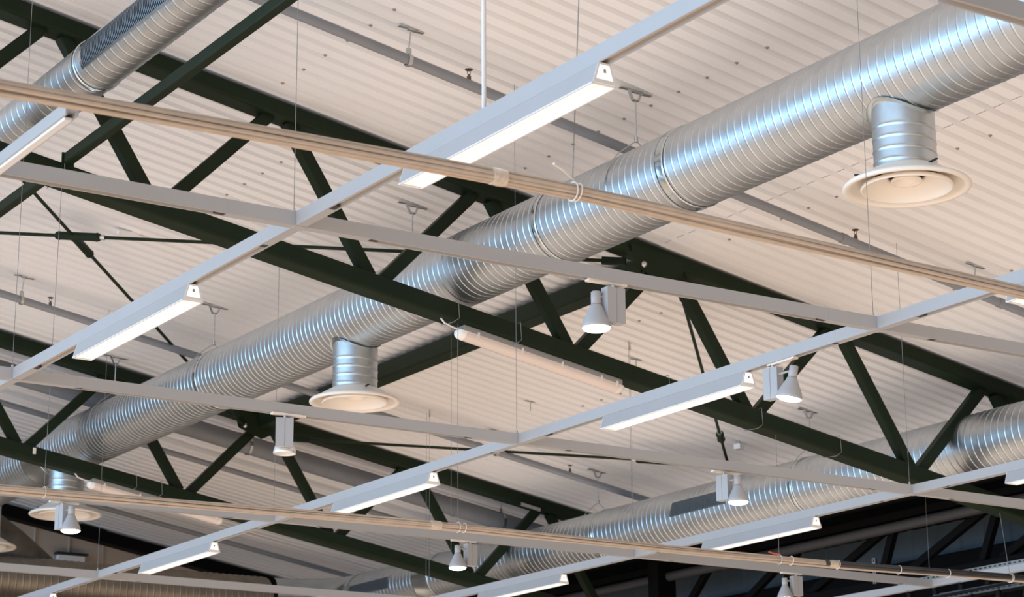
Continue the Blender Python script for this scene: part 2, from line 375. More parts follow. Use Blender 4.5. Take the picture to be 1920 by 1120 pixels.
# slotted grilles: curved frame on the duct side facing -x / down
def grille(par, D, y0, y1, a0, a1, pitch=.022):
    x, z, r = D; n = 6
    def arc(rr, k): a = a0+(a1-a0)*k/n; return (x+rr*math.cos(a), z+rr*math.sin(a))
    fr = MB(); pl_ = MB(); sl = MB()
    for (ya, yb, ka, kb) in ((y0-.03, y0, -.6, n+.6), (y1, y1+.03, -.6, n+.6), (y0, y1, -.6, 0), (y0, y1, n, n+.6)):
        for k in range(max(1, int(round(kb-ka)))):
            k0 = ka+k*(kb-ka)/max(1, int(round(kb-ka))); k1 = ka+(k+1)*(kb-ka)/max(1, int(round(kb-ka)))
            p, q = arc(r+.016, k0), arc(r+.016, k1); p2, q2 = arc(r-.01, k0), arc(r-.01, k1)
            fr.add([(p[0], ya, p[1]), (p[0], yb, p[1]), (q[0], yb, q[1]), (q[0], ya, q[1]), (p2[0], ya, p2[1]), (p2[0], yb, p2[1]), (q2[0], yb, q2[1]), (q2[0], ya, q2[1])],
                   [(0,1,2,3), (0,4,5,1), (2,6,7,3), (1,5,6,2), (0,3,7,4)])
    for k in range(n):
        p, q = arc(r+.0085, k), arc(r+.0085, k+1)
        pl_.add([(p[0], y0, p[1]), (p[0], y1, p[1]), (q[0], y1, q[1]), (q[0], y0, q[1])], [(0,1,2,3)])
    yy = y0+pitch/2
    while yy < y1:
        for k in range(n):
            p, q = arc(r+.014, k), arc(r+.014, k+1); w = pitch*.22
            sl.add([(p[0], yy-w, p[1]), (p[0], yy+w, p[1]), (q[0], yy+w, q[1]), (q[0], yy-w, q[1])], [(0,1,2,3)])
        yy += pitch
    g = fr.build('grille_frame', 'galv2', par); pl_.build('recess', 'gdark', g); sl.build('slats', 'grille', g)
    for o_ in g.children: o_.parent = g
grille(d2, D2, 19.30, 20.28, math.pi-.36, math.pi+.10)
grille(d2, D2, 26.75, 27.85, math.pi-.30, math.pi+.16)
grille(d0, D0, 12.2, 14.45, math.pi-.30, math.pi+.50, .026)

# ------------------------------------------------------------------ air diffusers hanging from the middle duct
def diffuser_proto():
    t = thing('air_diffuser', (0,0,0), '', 'diffuser')
    # neck with spiral seams, top follows the duct
    sg = 48; mb = MB(); v = []; f = []
    rows = 90
    for i in range(rows+1):
        for k in range(sg):
            th = 2*math.pi*k/sg; xx = .208*math.cos(th)
            top = .80-math.sqrt(max(0, (D1[2])**2-xx*xx))+.005
            z = .11+(top-.11)*i/rows
            ph = (z/.080+th/(2*math.pi)) % 1; rr = .208+.0045*math.exp(-((ph-.5)/.08)**2)*(1 if z < .44 else 0)
            v.append((rr*math.cos(th), rr*math.sin(th), z))
    for i in range(rows):
        for k in range(sg): f.append((i*sg+k, i*sg+(k+1) % sg, (i+1)*sg+(k+1) % sg, (i+1)*sg+k))
    mb.add(v, f, True); neck = mb.build('neck', 'galv', t)
    # saddle flange
    mb = MB(); v = []; f = []
    for j, (ra, dz) in enumerate(((.208, .0), (.235, .0), (.24, -.004))):
        for k in range(sg):
            th = 2*math.pi*k/sg; xx = ra*math.cos(th); v.append((xx, ra*math.sin(th), .80-math.sqrt(D1[2]**2-xx*xx)-.010+dz))
    for j in range(2):
        for k in range(sg): f.append((j*sg+k, j*sg+(k+1) % sg, (j+1)*sg+(k+1) % sg, (j+1)*sg+k))
    mb.add(v, f, True); mb.build('saddle_flange', 'galv2', t)
    MB().lathe([(.213,.125),(.218,.115),(.214,.10),(.206,.10)], seg=sg).build('neck_ring', 'galv2', t)
    MB().lathe([(.205,.13),(.225,.12),(.27,.095),(.33,.06),(.375,.035),(.412,.02),(.422,.008),(.421,-.004),(.410,-.011),(.385,-.008),(.368,.004),(.362,.02),(.345,.035),(.30,.07),(.25,.10),(.205,.125)], seg=72, closed=True).build('outer_ring', 'cream', t)
    MB().lathe([(.302,.008),(.306,-.002),(.300,-.012),(.290,-.012),(.280,.0),(.245,.022),(.19,.046),(.13,.066),(.115,.085),(.13,.09),(.19,.066),(.25,.038),(.297,.016)], seg=64, closed=True).build('middle_cone', 'cream', t)
    MB().lathe([(.098,.058),(.103,.046),(.099,.036),(.090,.037),(.065,.058),(.035,.075),(0.0005,.082),(.0005,.10),(.05,.09),(.08,.074)], seg=48).build('inner_cone', 'cream', t)
    b = MB()
    for a in (.4, .4+math.pi*2/3, .4+math.pi*4/3): b.box((.17*math.cos(a), .17*math.sin(a), .10), (.34, .02, .006), rz=a)
    b.build('spider_bracket', 'gdark', t)
    return t
dp = diffuser_proto(); dp['group'] = 'round ceiling air diffusers under the middle duct'; del dp['group']
for k, (yy, lab) in enumerate(((10.34, 'largest cream round air diffuser hanging at the upper right'), (17.77, 'cream round air diffuser hanging below the middle of the big duct'),
                  (24.72, 'cream air diffuser half hidden behind the cable bundle and a lit spotlight at lower left'), (27.45, 'cream air diffuser cut off by the left edge near the bottom corner'))):
    loc = (9.88, yy, 4.64)
    if k == 0: dp.location = loc; dp['label'] = lab
    else: copy_tree(dp, loc, lab)

# ------------------------------------------------------------------ duct hangers
def hanger_proto(drop, r):
    """origin at the deck; rod drops to the duct, yoke wires spread to the duct sides"""
    t = thing('duct_hanger', (0,0,0), '', 'hanger')
    b = MB(); b.box((-.10, 0, -.004), (.10, .035, .008)); b.box((.10, 0, -.022), (.10, .035, .008)); b.box((0, 0, -.013), (.12, .03, .018)); b.build('foot_plate', 'zinc', t)
    b = MB()
    for s in (-1, 1):
        b.add([(s*.06, -.016, -.008), (s*.06, .016, -.008), (s*.022, .016, -.085), (s*.022, -.016, -.085), (s*.066, -.016, -.008), (s*.066, .016, -.008), (s*.028, .016, -.09), (s*.028, -.016, -.09)],
              [(0,1,2,3), (4,7,6,5), (0,3,7,4), (1,5,6,2)])
    b.box((0, 0, -.087), (.055, .034, .008)); b.build('v_bracket', 'zinc', t)
    MB().tube([(0,0,-.08), (0,0,-drop)], .0065, 6).build('hanger_rod', 'zinc', t)
    MB().tube([(0,0,-drop-.012), (0,0,-drop+.03)], .015, 6).build('nut', 'zinc', t)
    a = MB(); c = -drop-.10-r
    for s in (-1, 1):
        a.tube([(0,0,-drop), (s*r*.55, 0, c+math.sqrt(1-.3)*r+.02), (s*(r*.85), 0, c+r*.55), (s*(r+.009), 0, c)], .0045, 5)
    a.build('yoke_strap', 'zinc', t)
    return t
h1 = hanger_proto(roof(9.87)-.004-(D1[1]+D1[2]+.10), D1[2])
for k, (yy, lab) in enumerate(((13.30, 'steel hanger with V bracket above the big duct, right of the lit near lamp'), (16.72, 'steel hanger above the big duct between the web members, centre left'),
                               (20.80, 'steel hanger holding the big duct, just right of the lit lamp at left'), (23.38, 'steel hanger over the lower left end of the big duct'))):
    loc = (9.87, yy, roof(9.87))
    if k == 0: h1.location = loc; h1['label'] = lab
    else: copy_tree(h1, loc, lab)
h2 = hanger_proto(roof(15.65)-(D2[1]+D2[2]+.10), D2[2])
for k, (yy, lab) in enumerate(((22.03, 'steel hanger above the right duct, beside its grille'), (18.08, 'steel hanger above the right duct, beside the rod crossing'), (13.9, 'steel hanger above the right duct near the right edge'))):
    loc = (15.65, yy, roof(15.65))
    if k == 0: h2.location = loc; h2['label'] = lab
    else: copy_tree(h2, loc, lab)

# ------------------------------------------------------------------ sprinkler pipes
def pipe(y, x0, x1, r, dz, label, heads=(), m='pipe', joints=(), mats=None):
    o = thing('sprinkler_pipe', (x0, y, roof(x0)+dz), label, 'pipe')
    MB().tube([(x0, y, roof(x0)+dz), (x1, y, roof(x1)+dz)], r, 20).build('pipe', m, o)
    for x in heads:
        z = roof(x)+dz+r-.004
        b = MB(); b.tube([(x,y,z), (x,y,z+.035)], .017, 10); b.tube([(x,y,z+.03), (x,y,z+.05)], .011, 8)
        h = b.build('sprinkler_head', 'brass', o)
        b = MB(); b.tube([(x-.012,y,z+.05), (x-.014,y,z+.065), (x-.004,y,z+.085)], .003, 5); b.tube([(x+.012,y,z+.05), (x+.014,y,z+.065), (x+.004,y,z+.085)], .003, 5)
        b.lathe([(0,.09),(.03,.086),(.032,.09),(0,.096)], (x,y,z), 14); b.build('deflector', 'brass', h)
    for x in joints:
        b = MB(); d = Vector((1,0,-SL)).normalized()*.03; c = Vector((x, y, roof(x)+dz)); b.tube([c-d, c+d], r+.006, 20); b.build('pipe_joint', m, o)
    return o
pipe(13.76, 5.5, 17.3, .040, -.27, 'grey sprinkler pipe in front of the first truss, passing above the big duct', heads=(8.62, 12.52), joints=(12.38, 14.2))
pipe(21.76, 5.5, 17.2, .040, -.27, 'grey sprinkler pipe between the first and second trusses', heads=(8.42, 15.05), joints=(13.75,))
pipe(25.82, 8.0, 17.2, .036, -.20, 'thin grey pipe with a sprinkler head behind the second truss', heads=(12.40,))
pipe(29.40, 9.0, 17.2, .036, -.20, 'thin grey pipe nearest the end wall, above the cross duct', joints=(12.3,))
o = pipe(24.30, 7.0, 17.3, .115, -.28, 'thick grey drain pipe just behind the second truss', m='pipe', joints=(11.9, 15.0)); o.name = 'drain_pipe'
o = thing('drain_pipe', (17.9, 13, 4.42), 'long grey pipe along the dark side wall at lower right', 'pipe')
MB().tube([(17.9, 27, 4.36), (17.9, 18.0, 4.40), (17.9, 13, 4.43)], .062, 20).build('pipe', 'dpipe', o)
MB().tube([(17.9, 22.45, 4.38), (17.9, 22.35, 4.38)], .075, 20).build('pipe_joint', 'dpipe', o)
def pipe_hanger(x, y, r, dz, label, big=False):
    o = thing('pipe_hanger', (x, y, roof(x)), label, 'hanger')
    b = MB(); b.box((x-.065, y, roof(x)-.006), (.09, .035, .007)); b.box((x+.065, y, roof(x)-.022), (.09, .035, .007)); b.box((x+.0, y, roof(x)-.014), (.06, .03, .016)); b.build('foot_plate', 'zinc', o)
    MB().tube([(x, y, roof(x)-.01), (x-.02, y, roof(x)+dz+r+.05)], .0055, 6).build('hanger_rod', 'zinc', o)
    z = roof(x)+dz; b = MB(); w = .016
    for k in range(14):
        a0, a1 = math.pi*.5+k/14*math.pi*2, math.pi*.5+(k+1)/14*math.pi*2
        p = [(x-.02, z)]*2
        q0 = (y+(r+.005)*math.cos(a0), z+(r+.005)*math.sin(a0)); q1 = (y+(r+.005)*math.cos(a1), z+(r+.005)*math.sin(a1))
        q2 = (y+(r+.009)*math.cos(a0), z+(r+.009)*math.sin(a0)); q3 = (y+(r+.009)*math.cos(a1), z+(r+.009)*math.sin(a1)); X0, X1 = x-.02-w, x-.02+w
        b.add([(X0,*q0),(X1,*q0),(X1,*q1),(X0,*q1),(X0,*q2),(X1,*q2),(X1,*q3),(X0,*q3)], [(0,1,2,3),(4,7,6,5),(0,4,5,1),(2,6,7,3),(0,3,7,4),(1,5,6,2)])
    b.box((x-.02, y, z+r+.03), (.035, .03, .055)); b.build('clamp_ring', 'zinc', o)
pipe_hanger(8.10, 13.76, .040, -.27, 'pipe hanger at top centre with bright clamp on the sprinkler pipe')
pipe_hanger(13.92, 13.76, .040, -.27, 'pipe hanger at the right edge above the cable bundle')
pipe_hanger(8.12, 21.76, .040, -.27, 'pipe hanger at the left edge below the bracing rods')
pipe_hanger(14.02, 21.76, .040, -.27, 'pipe hanger on the sprinkler pipe right of the central track joint')
pipe_hanger(12.05, 24.30, .115, -.28, 'pipe hanger with wide clamp on the thick drain pipe behind the unlit spotlight')
pipe_hanger(15.72, 24.30, .115, -.28, 'pipe hanger on the thick drain pipe by the right duct')
for (x, y, lab) in ((13.55, 18.35, 'small bracket on the ceiling above the long lower track'), (13.65, 20.5, 'tiny bracket on the ceiling close to the central joint')):
    o = thing('ceiling_bracket', (x, y, roof(x)), lab, 'bracket')
    MB().box((x, y, roof(x)-.008), (.14, .03, .008)).build('plate', 'zinc', o); MB().tube([(x,y,roof(x)-.01),(x,y,roof(x)-.12)], .006, 6).build('stud', 'zinc', o)
x, y = 15.9, 19.6
o = thing('detector_box', (x, y, roof(x)), 'small white box on the ceiling right of the rod crossing', 'box')
MB().box((x, y, roof(x)-.07), (.10, .08, .06), rz=.4).build('housing', 'white', o); MB().tube([(x,y,roof(x)), (x,y,roof(x)-.06)], .012, 8).build('stem', 'zinc', o)
x, y = 8.35, 19.6
o = thing('ceiling_fitting', (x, y, roof(x)), 'small white box with cable beside the turnbuckle at left', 'box')
MB().box((x, y, roof(x)-.03), (.22, .05, .04)).build('housing', 'white', o)
MB().tube([(x+.12,y,roof(x)-.03), (x+.22,y+.02,roof(x)-.05), (x+.32,y-.03,roof(x)-.05), (x+.36,y-.02,roof(x)-.02)], .007, 6).build('cable', 'tie', o)

# ------------------------------------------------------------------ lighting tracks
TW = .030
def sect(p0, p1, side, mb, groove=True, z0=TZ0, z1=TZ1):
    h = z1-z0
    if groove: poly = [(-TW, 0), (-.020, 0), (-.020, .024), (.020, .024), (.020, 0), (TW, 0), (TW, h), (-TW, h)]
    else: poly = [(-TW, -.0), (TW, -.0), (TW, h), (-TW, h)]
    mb.prism(poly, p0, p1, side, (0,0,1))
def long_track(x, y0, y1, nodes, label, wires=()):
    o = thing('lighting_track', (x, y0, TZ0), label, 'track')
    ys = [y0]+[n for n in nodes if y0 < n < y1]+[y1]
    for a, b in zip(ys[:-1], ys[1:]):
        g = a+.36 if a in nodes else a; e = b-.36 if b in nodes else b
        m = MB(); sect((x, g, TZ0), (x, e, TZ0), (1,0,0), m)
        if g != a: sect((x, a+.034, TZ0), (x, g-.0005, TZ0), (1,0,0), m, False)
        if e != b: sect((x, e+.0005, TZ0), (x, b-.034, TZ0), (1,0,0), m, False)
        s = m.build('track_section', 'track', o)
        k = MB().box((x, (g+e)/2, TZ0+.0225), (.0395, e-g, .002)); k.build('contact_groove', 'groove', s)
        for yy, ok in ((g+.03, g != a), (e-.03, e != b)):
            if ok: MB().box((x, yy, TZ0+.010), (.038, .055, .014)).build('end_stop', 'copper', s)
    for n in nodes:
        if not (y0 < n < y1): continue
        b = MB(); b.box((x, n, (TZ0+TZ1)/2-.001), (.068, .068, TZ1-TZ0+.006)); b.build('coupler', 'track', o)
    for (yw, ztop, dx, dy) in wires:
        MB().tube([(x-.012, yw, TZ1-.002), (x-.012, yw, TZ1+.035)], [.011, .007], 8).build('wire_grip', 'zinc', o)
        MB().tube([(x-.012, yw, TZ1+.03), (x-.012+dx, yw+dy, ztop)], .0020, 5).build('suspension_wire', 'wire', o)
    return o
def cross_track(y, x0, x1, nodes, label):
    o = thing('lighting_track', (x0, y, TZ0), label, 'track')
    xs = [x0]+[n for n in nodes if x0 < n < x1]+[x1]
    for a, b in zip(xs[:-1], xs[1:]):
        ga = a in nodes; gb = b in nodes
        s0, s1 = (a+.035 if ga else a), (b-.035 if gb else b)
        g, e = (a+.42 if ga else a), (b-.42 if gb else b)
        m = MB(); sect((g, y, TZ0), (e, y, TZ0), (0,1,0), m)
        if ga: sect((s0, y, TZ0), (g-.0005, y, TZ0), (0,1,0), m, False)
        if gb: sect((e+.0005, y, TZ0), (s1, y, TZ0), (0,1,0), m, False)
        s = m.build('track_section', 'track', o)
        MB().box(((g+e)/2, y, TZ0+.0225), (e-g, .0395, .002)).build('contact_groove', 'groove', s)
        for xx, ok in ((g+.03, ga), (e-.03, gb)):
            if ok: MB().box((xx, y, TZ0+.010), (.055, .038, .014)).build('end_stop', 'copper', s)
    return o
zt = lambda x: roof(x)-.01
l1 = long_track(TN[0], 5.4, 14.6, CN, 'long track carrying the two nearest lamps, running from the left edge to the top', wires=((9.95, zt(5.17), 0, 0), (13.95, zt(5.17), .0, 0)))
MB().tube([(TN[0], 8.12, TZ1-.001), (TN[0], 8.12, zt(TN[0]))], .011, 10).build('suspension_rod', 'white', l1)
l2 = long_track(TN[1], 6.4, 24.6, CN, 'long middle track running from bottom left to the right edge', wires=[(n+.02, zt(9.16), 0, 0) for n in CN])
l3 = long_track(TN[2], 9.0, 24.9, CN, 'long track at lower right passing in front of the grilled duct', wires=[(n+.02, zt(13.15), 0, 0) for n in CN[2:]])
l4 = long_track(TN[3], 13.0, 22.0, CN, 'pale track in the dark bottom right corner', wires=((17.94, zt(17.15), 0, 0),))
b = MB().box((TN[3]+.05, 15.9, TZ1+.035), (.03, 5.2, .04)); pc = b.build('perforated_channel', 'zinc', l4)
sb = MB()
for k in range(70): sb.box((TN[3]+.034, 13.4+k*.072, TZ1+.035), (.004, .035, .014))
sb.build('slots', 'blackg', pc)
cross_track(CN[0], 5.9, 8.6, TN, 'blurred track piece crossing the top right corner')
cross_track(CN[1], 1.6, 12.0, TN, 'cross track from the left edge past the first lit spotlight to the right edge')
cross_track(CN[2], 3.4, 15.4, TN, 'cross track passing the unlit spotlight and the central joint')
cross_track(CN[3], 4.4, TN[3], TN, 'cross track directly behind the lower cable bundle')
cross_track(CN[4], 6.0, 13.3, TN, 'lowest cross track in the bottom left corner, before the cross duct')
# extra free-hanging wires with end fittings (their tracks stay outside the frame)
for (x, y, z0, lab) in ((7.30, 14.0, None, ''),): pass

# near blurred track at the left edge
o = thing('lighting_track', (3.43, 8.6, 3.38), 'out of focus white track with a bright cover at the left edge', 'track')
m = MB(); sect((3.43, 8.72, 3.385), (3.43, 12.0, 3.385), (1,0,0), m, True, 3.385, 3.445); m.build('track_section', 'track', o)
m = MB(); m.prism([(-.02,0), (.02,0), (.016,-.012), (-.016,-.012)], (3.43, 8.76, 3.387), (3.43, 12.0, 3.387), (1,0,0), (0,0,1)); m.build('light_cover', 'white', o)

# ------------------------------------------------------------------ linear luminaires under the long tracks
def lum_proto():
    t = thing('linear_luminaire', (0,0,0), '', 'lamp')   # origin: far below track, y from 0 to 1.6
    L = 1.60; zt_, zb = -.001, -.094; a, bt = .031, .061; th = .003
    m = MB()
    for s in (-1, 1):
        m.add([(s*a,0,zt_), (s*a,L,zt_), (s*bt,L,zb), (s*bt,0,zb), (s*(a-th),0,zt_), (s*(a-th),L,zt_), (s*(bt-th),L,zb), (s*(bt-th),0,zb)],
              [(0,1,2,3), (4,7,6,5), (0,4,5,1), (3,2,6,7), (0,3,7,4), (1,5,6,2)])
    m.add([(-a,0,zt_), (a,0,zt_), (a,L,zt_), (-a,L,zt_)], [(0,1,2,3)]); h = m.build('housing', 'track', t)
    m = MB()
    for s in (-1, 1): m.box((s*(bt-.001), L/2, zb-.003), (.008, L, .006))
    for y in (.004, L-.004): m.box((0, y, zb-.003), (2*bt, .008, .006))
    m.build('bottom_frame', 'white', t)
    MB().tube([(0, .03, -.035), (0, L-.03, -.035)], .016, 12).build('lamp_tube', 'tube', t)
    m = MB(); k = .04
    while k < L:
        w = bt-.006
        m.add([(-w, k, zb+.001), (w, k, zb+.001), (w-.007, k+.004, zb+.024), (-w+.007, k+.004, zb+.024)], [(0,1,2,3)]); k += .036
    m.add([(-.004,0,zb+.002), (-.004,L,zb+.002), (-.004,L,zb+.020), (-.004,0,zb+.020)], [(0,1,2,3)])
    for s in (-1, 1): m.add([(s*(bt-.005),0,zb), (s*(bt-.005),L,zb), (s*(a+.012),L,zb+.05), (s*(a+.012),0,zb+.05)], [(0,1,2,3)])
    m.build('louver', 'louv', t)
    for y, nm in ((-.003, 'e'), (L+.003, 'e')):
        m = MB()
        outer = [(-a,zt_), (a,zt_), (bt,zb), (-bt,zb)]; inner = [(-a+.006,zt_-.010), (a-.006,zt_-.010), (bt-.018,zb+.018), (-bt+.018,zb+.018)]
        v = [(p[0], y-.002, p[1]) for p in outer+inner]+[(p[0], y+.002, p[1]) for p in outer+inner]
        f = []
        for i in range(4):
            j = (i+1) % 4; f += [(i, j, j+4, i+4), (i+8, i+12, j+12, j+8), (i, i+8, j+8, j)]
        m.add(v, f); e = m.build('end_plate', 'white', t)
        m = MB(); m.add([(p[0], y, p[1]) for p in inner], [(0,1,2,3)]); m.build('lens', 'endlit', e)
        MB().box((.0, y-.002 if y < 0 else y+.002, -.038), (.013, .004, .018)).build('lamp_socket', 'batb', e)
    return t
lp = lum_proto(); lp['group'] = 'x'; del lp['group']
lums = [(0, 0, 'nearest and largest lit lamp, top centre, crossed by the cable bundle'), (0, 1, 'lit lamp with pale louver at left, above the lower left duct'),
        (1, 1, 'lit lamp right of centre beside the lit spotlight'), (1, 2, 'dimmer lamp left of the lower web members on the middle track'), (1, 3, 'small far lamp at bottom left above the cross duct'),
        (1, 0, 'lamp whose end just shows at the right edge on the middle track'), (2, 2, 'lit lamp in front of the grilled duct at lower right'), (2, 3, 'far lit lamp at the bottom edge, centre right'),
        (2, 1, 'lamp end at the right edge on the lower right track'), (1, 4, 'lamp end at the very bottom left edge')]
for k, (t, c, lab) in enumerate(lums):
    loc = (TN[t], CN[c]+1.26, TZ0)
    if k == 0: lp.location = loc; lp['label'] = lab
    else: copy_tree(lp, loc, lab)

# ------------------------------------------------------------------ track spotlights
def spot(x, y, face, lamp, label, lit=True, tilt=(0,0), rail='x'):
    """x, y: box centre; face: angle of the wide face normal; lamp: (dx, dy) of the lamp axis from the box centre"""
    o = thing('track_spotlight', (x, y, TZ0), label, 'spotlight')
    b = MB(); d = (.26, .034, .016) if rail == 'x' else (.034, .26, .016)
    ax, ay = (x+lamp[0]*.5, y) if rail == 'x' else (x, y+lamp[1]*.5)
    b.box((ax, ay, TZ0-.004), d)
    for s in (-1, 1): b.box((ax+(s*.115 if rail == 'x' else 0), ay+(s*.115 if rail != 'x' else 0), TZ0-.006), (.034, .042, .012) if rail == 'x' else (.042, .034, .012))
    b.build('track_adapter', 'cream', o)
    c = (x, y, 3.345); w, th, h = .122, .062, .205
    g = MB().box(c, (w, th, h), rz=face).build('gear_box', 'track', o)
    n = Vector((math.sin(face), -math.cos(face), 0)); sx = Vector((math.cos(face), math.sin(face), 0))
    m = MB(); p = Vector(c)+n*(th/2+.0008); m.box(p, (.003, .002, h), rz=face); m.build('seam', 'batb', g)
    MB().tube([(x, y, 3.44), (x, y, TZ0)], .009, 10).build('stem', 'white', o)
    lx, ly = x+lamp[0], y+lamp[1]
    m3 = Matrix.Rotation(tilt[0], 3, 'X') @ Matrix.Rotation(tilt[1], 3, 'Y'); pv = Vector((lx, ly, 3.38))
    MB().lathe([(0.0005,.045),(.024,.045),(.029,.040),(.029,-.028),(.026,-.030),(.0005,-.030)], pv, 28, m3).build('lamp_holder', 'track', o)
    pr = [(.024,-.030),(.032,-.034),(.036,-.045),(.060,-.095),(.077,-.130),(.082,-.150),(.082,-.168),(.079,-.168),(.076,-.150),(.055,-.095),(.02,-.04)]
    MB().lathe(pr, pv, 40, m3).build('reflector', 'refl' if not lit else 'track', o)
    if lit: MB().lathe([(.0005,-.160),(.0785,-.160),(.0805,-.1685),(.072,-.178),(.05,-.186),(.0005,-.190)], pv, 40, m3).build('lamp_lens', 'spot', o)
    else: MB().lathe([(.0005,-.08),(.03,-.075),(.045,-.09),(.075,-.150),(.079,-.166)], pv, 40, m3).build('inner_reflector', 'white', o)
    q = Vector((x, y, 3.40))+(Vector((lamp[0], lamp[1], 0)).normalized()*.02); MB().tube([q, (lx, ly, 3.395)], .008, 8).build('arm', 'track', o)
    return o
spot(7.175, 9.92, 0, (-.095, .035), 'lit spotlight with grey gear box hanging below the upper cross track')
spot(9.17, 10.93, R(-82), (-.0, -.20), 'lit spotlight on the middle track beside the lit lamp', rail='y', tilt=(R(10), R(6)))
spot(7.165, 13.90, R(-26), (.055, .10), 'unlit spotlight with pale blue-grey gear box below the second cross track', lit=False)
spot(11.16, 13.96, R(-80), (.03, -.135), 'lit spotlight hanging before the grilled duct', rail='x')
spot(7.145, 17.95, R(-80), (.03, -.135), 'lit spotlight at far lower left in front of a diffuser')
spot(11.235, 17.92, R(10), (-.155, -.02), 'lit spotlight in the lower middle before the second truss')
spot(15.24, 17.92, 0, (-.13, .03), 'lit spotlight cut by the bottom edge at lower right')

# ------------------------------------------------------------------ batten lamps under the truss bottom chords
def batten(x0, x1, y, label, lead):
    o = thing('batten_lamp', (x0, y, bc(x0)-.18), label, 'lamp')
    d = Vector((1,0,-SL)).normalized(); u = Vector((SL,0,1)).normalized()
    zz = lambda x: bc(x)-.083
    p0 = Vector((x0, y, zz(x0)-.055)); p1 = Vector((x1, y, zz(x1)-.055))
    body = [(-.055,.052), (-.065,.0), (.065,.0), (.055,.052)]
    MB().prism(body, p0, p1, (0,1,0), u).build('lamp_body', 'batb', o)
    cov = [(.066,.002), (.066,-.018)] + [(.066*math.cos(a), -.018-.050*math.sin(a)) for a in np.linspace(0.2, math.pi-.2, 9)] + [(-.066,-.018), (-.066,.002)]
    MB().prism(cov, p0+d*.03, p1-d*.03, (0,1,0), u, True, False).build('diffuser_cover', 'bat', o)
    for p, s in ((p0, -1), (p1, 1)):
        m = MB(); rings = []
        for t, k in ((.0, 1.0), (.04, .93), (.06, .75), (.07, .45)):
            rings.append([p+d*s*(t-.03)+Vector((0, a*k, 0))+u*(b*k if b < 0 else b) for a, b in cov])
        nn = len(cov); v = sum(rings, []); f = []
        for i in range(3):
            for j in range(nn-1): f.append((i*nn+j, i*nn+j+1, (i+1)*nn+j+1, (i+1)*nn+j))
        f.append(tuple(range(3*nn, 4*nn))); m.add(v, f, True); m.build('end_cap', 'cream', o)
    for t in (.08, .36, .62, .88, .985):
        c = p0.lerp(p1, t*.97+.01)
        m = MB()
        for s in (-1, 1): m.box(c+Vector((0, s*.069, .0)), (.02, .007, .045))
        m.build('clip', 'tie', o)
    a = p0+Vector((0,-.02,.02))
    MB().tube([a, a+Vector((-.07,-.0,.0)), a+Vector((-.17,0,.03)), a+Vector((-.21,.01,.08)), a+Vector((-.215,.02,.12))], .008, 8).build('lead', 'tie', o)
batten(9.77, 11.42, 15.74, 'long pale batten lamp fixed under the first truss, right of centre', 1)
batten(9.78, 11.40, 23.74, 'long pale batten lamp under the second truss at lower left, half behind the cables', 1)

# ------------------------------------------------------------------ wire loops around the chords and hanging wires for the cable bundles
def bundle(y, pts, label, wires, tapes, ties, dark_from=None, n=9, spread=.028):
    o = thing('cable_bundle', (pts[0][0], y, pts[0][1]), label, 'cables')
    xs = [p[0] for p in pts]; zs = [p[1] for p in pts]
    def zc(x): return float(np.interp(x, xs, zs))
    offs = [(-.008,.024),(.013,.019),(-.019,.009),(.002,.006),(-.021,-.009),(-.003,-.013),(-.011,-.025),(.010,-.024),(.020,-.003)][:n]
    for i, (dy, dz) in enumerate(offs):
        rr = random.uniform(.0080, .0112); path = []
        X = xs[0]
        while X < xs[-1]+.001:
            path.append((X, y+dy+.003*math.sin(X*1.3+i*2), zc(X)+dz+.003*math.sin(X*1.7+i))); X += .35
        if dark_from and i in (0, 1, 2, 3, 4, 8):
            pa = [p for p in path if p[0] <= dark_from+.2]; pb = [p for p in path if p[0] >= dark_from-.2]
            MB().tube(pa, rr, 8).build('cable', 'cable', o); MB().tube([(a, b, c+.004) for a, b, c in pb], rr*1.25, 8).build('cable', 'dcable', o)
        else: MB().tube(path, rr, 8).build('cable', 'cable', o)
    for x, w in tapes:
        m = MB(); r0 = .038
        m.tube([(x-w, y, zc(x-w)), (x, y, zc(x)), (x+w, y, zc(x+w))], [r0, r0+.002, r0], 14); m.build('tape_wrap', 'tape', o)
    for x in ties:
        m = MB(); c = []
        for k in range(17): a = 2*math.pi*k/16; c.append((x+.004*math.sin(a), y+.040*math.cos(a), zc(x)+.040*math.sin(a)))
        m.tube(c, .004, 6); m.build('cable_tie', 'tie', o)
    for x, xt, yt, ztop in wires:
        c = [(x, y, zc(x)+.040), (xt, yt, ztop)]
        MB().tube(c, .0022, 5).build('suspension_wire', 'wire', o)
        lp_ = [(x, y+.043*math.cos(a), zc(x)+.043*math.sin(a)) for a in np.linspace(0, 2*math.pi, 15)]
        MB().tube(lp_, .0035, 5).build('wire_loop', 'tie', o)
    return o
cb1 = bundle(7.7, [(1.9, 3.03), (2.74, 3.045), (4.0, 3.07), (4.93, 3.085), (5.5, 3.09), (6.34, 3.07), (8.12, 3.03), (9.2, 3.0)],
       'bundle of beige cables sweeping across the whole upper picture in front of the lamps',
       wires=((5.36, 5.44, 7.7, 4.55),), tapes=((4.97, .035),), ties=(5.385,))
MB().tube([(5.36, 7.69, 3.14), (5.28, 7.66, 3.165), (5.22, 7.64, 3.175)], [.004, .006, .006], 6).build('tie_tail', 'tie', cb1)
